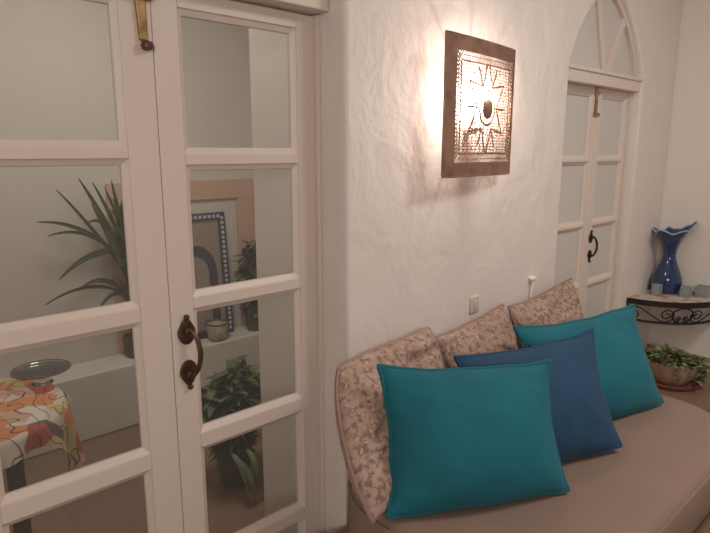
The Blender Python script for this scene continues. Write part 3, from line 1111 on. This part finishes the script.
# mosaic mirror leaning on the wall
mt = Matrix.Translation((0, 2.60, LZ)) @ Matrix.Rotation(math.radians(-4.5), 4, 'X')
mx0, mx1, mh, bw = 2.02, 2.555, 1.065, 0.062
t = thing('mosaic_mirror', (2.19, 2.50, LZ), 'arched mirror in a dark blue inlaid rectangular frame, leaning on the hall wall', 'mirror')
mb = MB()
mb.box(mx0, mx0 + bw, -0.02, 0.015, 0, mh, mt).box(mx1 - bw, mx1, -0.02, 0.015, 0, mh, mt).box(mx0 + bw, mx1 - bw, -0.02, 0.015, mh - bw, mh, mt).box(mx0 + bw, mx1 - bw, -0.02, 0.015, 0, bw, mt)
frm = mb.build('mirror_frame', M['blue_tile'], t, smooth=False)
s_ = 0.026
for xx in (mx0 + bw / 2, mx1 - bw / 2):
    tl = MB()
    z = 0.05
    while z < mh - 0.03:
        tl.box(xx - s_ / 2, xx + s_ / 2, -0.024, -0.019, z - s_ / 2, z + s_ / 2, mt)
        z += 0.042
    tl.build('inlay_strip', M['pale_tile'], frm, smooth=False)
tl = MB()
x = mx0 + bw + 0.03
while x < mx1 - bw:
    tl.box(x - s_ / 2, x + s_ / 2, -0.024, -0.019, mh - bw / 2 - s_ / 2, mh - bw / 2 + s_ / 2, mt)
    x += 0.042
tl.build('inlay_strip', M['pale_tile'], frm, smooth=False)
MB().box(mx0 + bw, mx1 - bw, -0.004, 0.006, bw, mh - bw, mt).build('mirror_glass', M['mirror'], t, smooth=False)
ar = MB()
xc = (mx0 + mx1) / 2 - 0.035
Rr, zz0 = 0.19, 0.56
pts = [(xc + Rr * math.cos(PI * i / 20), zz0 + Rr * 1.25 * math.sin(PI * i / 20)) for i in range(21)]
pti = [(xc + (Rr - 0.07) * math.cos(PI * i / 20), zz0 + (Rr - 0.07) * 1.25 * math.sin(PI * i / 20)) for i in range(21)]
pts = [(xc + Rr, bw)] + pts + [(xc - Rr, bw)]
pti = [(xc + Rr - 0.07, bw)] + pti + [(xc - Rr + 0.07, bw)]
for i in range(len(pts) - 1):
    a, b, c_, d = pts[i], pts[i + 1], pti[i + 1], pti[i]
    vs = [mt @ Vector((p[0], yy, p[1])) for yy in (-0.014, -0.004) for p in (a, b, c_, d)]
    ar.add(vs, [(0, 1, 2, 3), (7, 6, 5, 4), (0, 4, 5, 1), (1, 5, 6, 2), (2, 6, 7, 3), (3, 7, 4, 0)])
ar.build('inlaid_arch', M['blue_tile'], t, smooth=False)

# ceramic bowl and little plant on the ledge
c = (2.33, 2.475, LZ + 0.001)
t = thing('ceramic_bowl', c, 'cream glazed bowl with a dark rim on the ledge in front of the mosaic mirror', 'bowl')
MB().lathe([(0.045, 0), (0.072, 0.02), (0.090, 0.09), (0.095, 0.15), (0.088, 0.15), (0.082, 0.09), (0.04, 0.03)], (c[0], c[1] - 0.0, c[2]), 30).build('bowl_body', M['ceramic'], t)
MB().tube([(c[0] + 0.0915 * math.cos(k * PI / 15), c[1] + 0.0915 * math.sin(k * PI / 15), c[2] + 0.15) for k in range(30)], 0.008, 6, closed=True).build('bowl_rim', M['rim'], t)

c = (2.74, 2.52, LZ)
t = thing('small_plant', c, 'leafy green plant in a dark pot on the ledge, right of the mosaic mirror', 'potted plant')
pot_simple(t, c, 0.10, 0.22, M['pot_dark'])


def bush(t, c, z0, z1, rx, ry, nst, nl, Lr, seed, mats, up=0.5, wr=0.42, lo=0.0):
    rnd = random.Random(seed)
    sm = MB()
    mb = MB()
    for i in range(nst):
        a = rnd.uniform(0, 2 * PI)
        e = math.sqrt(rnd.random())
        tip = Vector((c[0] + rx * e * math.cos(a), c[1] + ry * e * math.sin(a), z0 + (z1 - z0) * rnd.uniform(0.55, 1.0) * (1 - 0.35 * e)))
        b0 = Vector((c[0] + 0.02 * math.cos(a), c[1] + 0.02 * math.sin(a), z0 - 0.02))
        ctl = Vector((b0.x * 0.7 + tip.x * 0.3, b0.y * 0.7 + tip.y * 0.3, b0.z * 0.3 + tip.z * 0.7))
        pts = []
        for k in range(9):
            f = k / 8
            pts.append(b0 * (1 - f) ** 2 + ctl * 2 * f * (1 - f) + tip * f * f)
        sm.tube(pts, [0.006 * (1 - 0.6 * k / 8) for k in range(9)], 5)
        for k in range(nl):
            f = rnd.uniform(lo, 1)
            q = pts[min(7, int(f * 8))]
            aa = rnd.uniform(0, 2 * PI)
            mb.mi = 1 if rnd.random() < 0.25 else 0
            LL = rnd.uniform(*Lr)
            mb.leaf(q, (math.cos(aa), math.sin(aa), rnd.uniform(-0.2, up + 0.6)), LL, LL * wr, 0.6, 4)
    sm.build('stems', M['stem'], t)
    mb.build('foliage', mats, t, recalc=False)


bush(t, c, LZ + 0.2, 0.95, 0.20, 0.08, 26, 20, (0.08, 0.14), 4, [M['leaf_d'], M['leaf']], wr=0.5)

# bushy plant on the hall floor
c = (1.72, 1.22, FL)
t = thing('bushy_plant', c, 'big bushy green plant in a dark pot on the hall floor behind the right leaf', 'potted plant')
pot_simple(t, c, 0.12, 0.26, M['pot_dark'])
bush(t, c, FL + 0.24, 0.36, 0.24, 0.20, 44, 30, (0.10, 0.17), 8, [M['leaf_d'], M['leaf']], wr=0.34, lo=0.0)
rnd = random.Random(9)
tr = MB()
for i in range(6):
    x, y = c[0] + rnd.uniform(-0.14, 0.22), c[1] - 0.17 - rnd.uniform(0, 0.06)
    tr.leaf((x, y, FL + rnd.uniform(0.24, 0.34)), (rnd.uniform(-0.2, 0.4), -0.6, 0.1), rnd.uniform(0.20, 0.30), 0.04, 3.0, 8)
tr.build('trailing_leaves', M['leaf'], t, recalc=False)

# table with printed cloth
c = (0.30, 1.08, FL)
R = 0.42
TZ = 0.42
t = thing('hall_table', c, 'dark wooden round table under the printed cloth, seen through the left leaf', 'table')
MB().lathe([(R - 0.02, TZ - FL - 0.035), (R, TZ - FL - 0.03), (R, TZ - FL - 0.004), (R - 0.01, TZ - FL)], c, 48).build('tabletop', M['wood'], t)
for k in range(4):
    a = PI / 4 + k * PI / 2 - 0.2
    x, y = c[0] + 0.28 * math.cos(a), c[1] + 0.28 * math.sin(a)
    MB().box(x - 0.028, x + 0.028, y - 0.028, y + 0.028, FL, TZ - 0.034).build('leg', M['wood'], t, smooth=False, bevel=0.006)
ap = MB()
ap.lathe([(0.34, TZ - FL - 0.13), (0.36, TZ - FL - 0.036), (0.33, TZ - FL - 0.036), (0.31, TZ - FL - 0.13)], c, 40)
ap.build('apron', M['wood'], t)
mb = MB()
n = 96
vs = []
fs = []
rings = [0.0, 0.15, 0.28, 0.36, R + 0.004]
for r in rings:
    for k in range(n):
        a = 2 * PI * k / n
        vs.append((c[0] + r * math.cos(a), c[1] + r * math.sin(a), TZ + 0.005))
for j in range(1, 8):
    f = j / 7
    for k in range(n):
        a = 2 * PI * k / n
        # square cloth: corners hang lower
        dr = 0.07 + 0.30 * abs(math.cos(2 * (a + 0.45))) ** 5
        fold = 0.5 + 0.5 * math.sin(13 * a + 0.6 * math.sin(3 * a))
        r = R + 0.010 + f * 0.05 * fold + 0.008 * math.sqrt(f)
        vs.append((c[0] + r * math.cos(a), c[1] + r * math.sin(a), TZ + 0.004 - dr * f - 0.004))
m_ = len(rings) + 7
for i in range(m_ - 1):
    for k in range(n):
        fs.append((i * n + k, i * n + (k + 1) % n, (i + 1) * n + (k + 1) % n, (i + 1) * n + k))
mb.add(vs, fs)
o = mb.build('tablecloth', M['cloth'], None, base=(c[0], c[1], TZ), autos=180)
tag(o, 'bright orange, red and cream printed cloth over the round table behind the left leaf', 'tablecloth')
c = (0.685, 1.225, TZ + 0.006)
t = thing('glass_stand', c, 'round clear glass platter with a dark rim, standing on the printed cloth', 'platter')
MB().lathe([(0.05, 0), (0.045, 0.006), (0.012, 0.014), (0.012, 0.055), (0.04, 0.062)], c, 24).build('foot', M['clear'], t)
MB().lathe([(0.04, 0.062), (0.125, 0.066), (0.13, 0.074), (0.04, 0.068)], c, 48).build('plate', M['clear'], t)
MB().tube([(c[0] + 0.13 * math.cos(k * PI / 24), c[1] + 0.13 * math.sin(k * PI / 24), c[2] + 0.071) for k in range(48)], 0.0045, 6, closed=True).build('rim', M['rim'], t)

for o in bpy.data.objects:
    if '_o' in o:
        del o['_o']
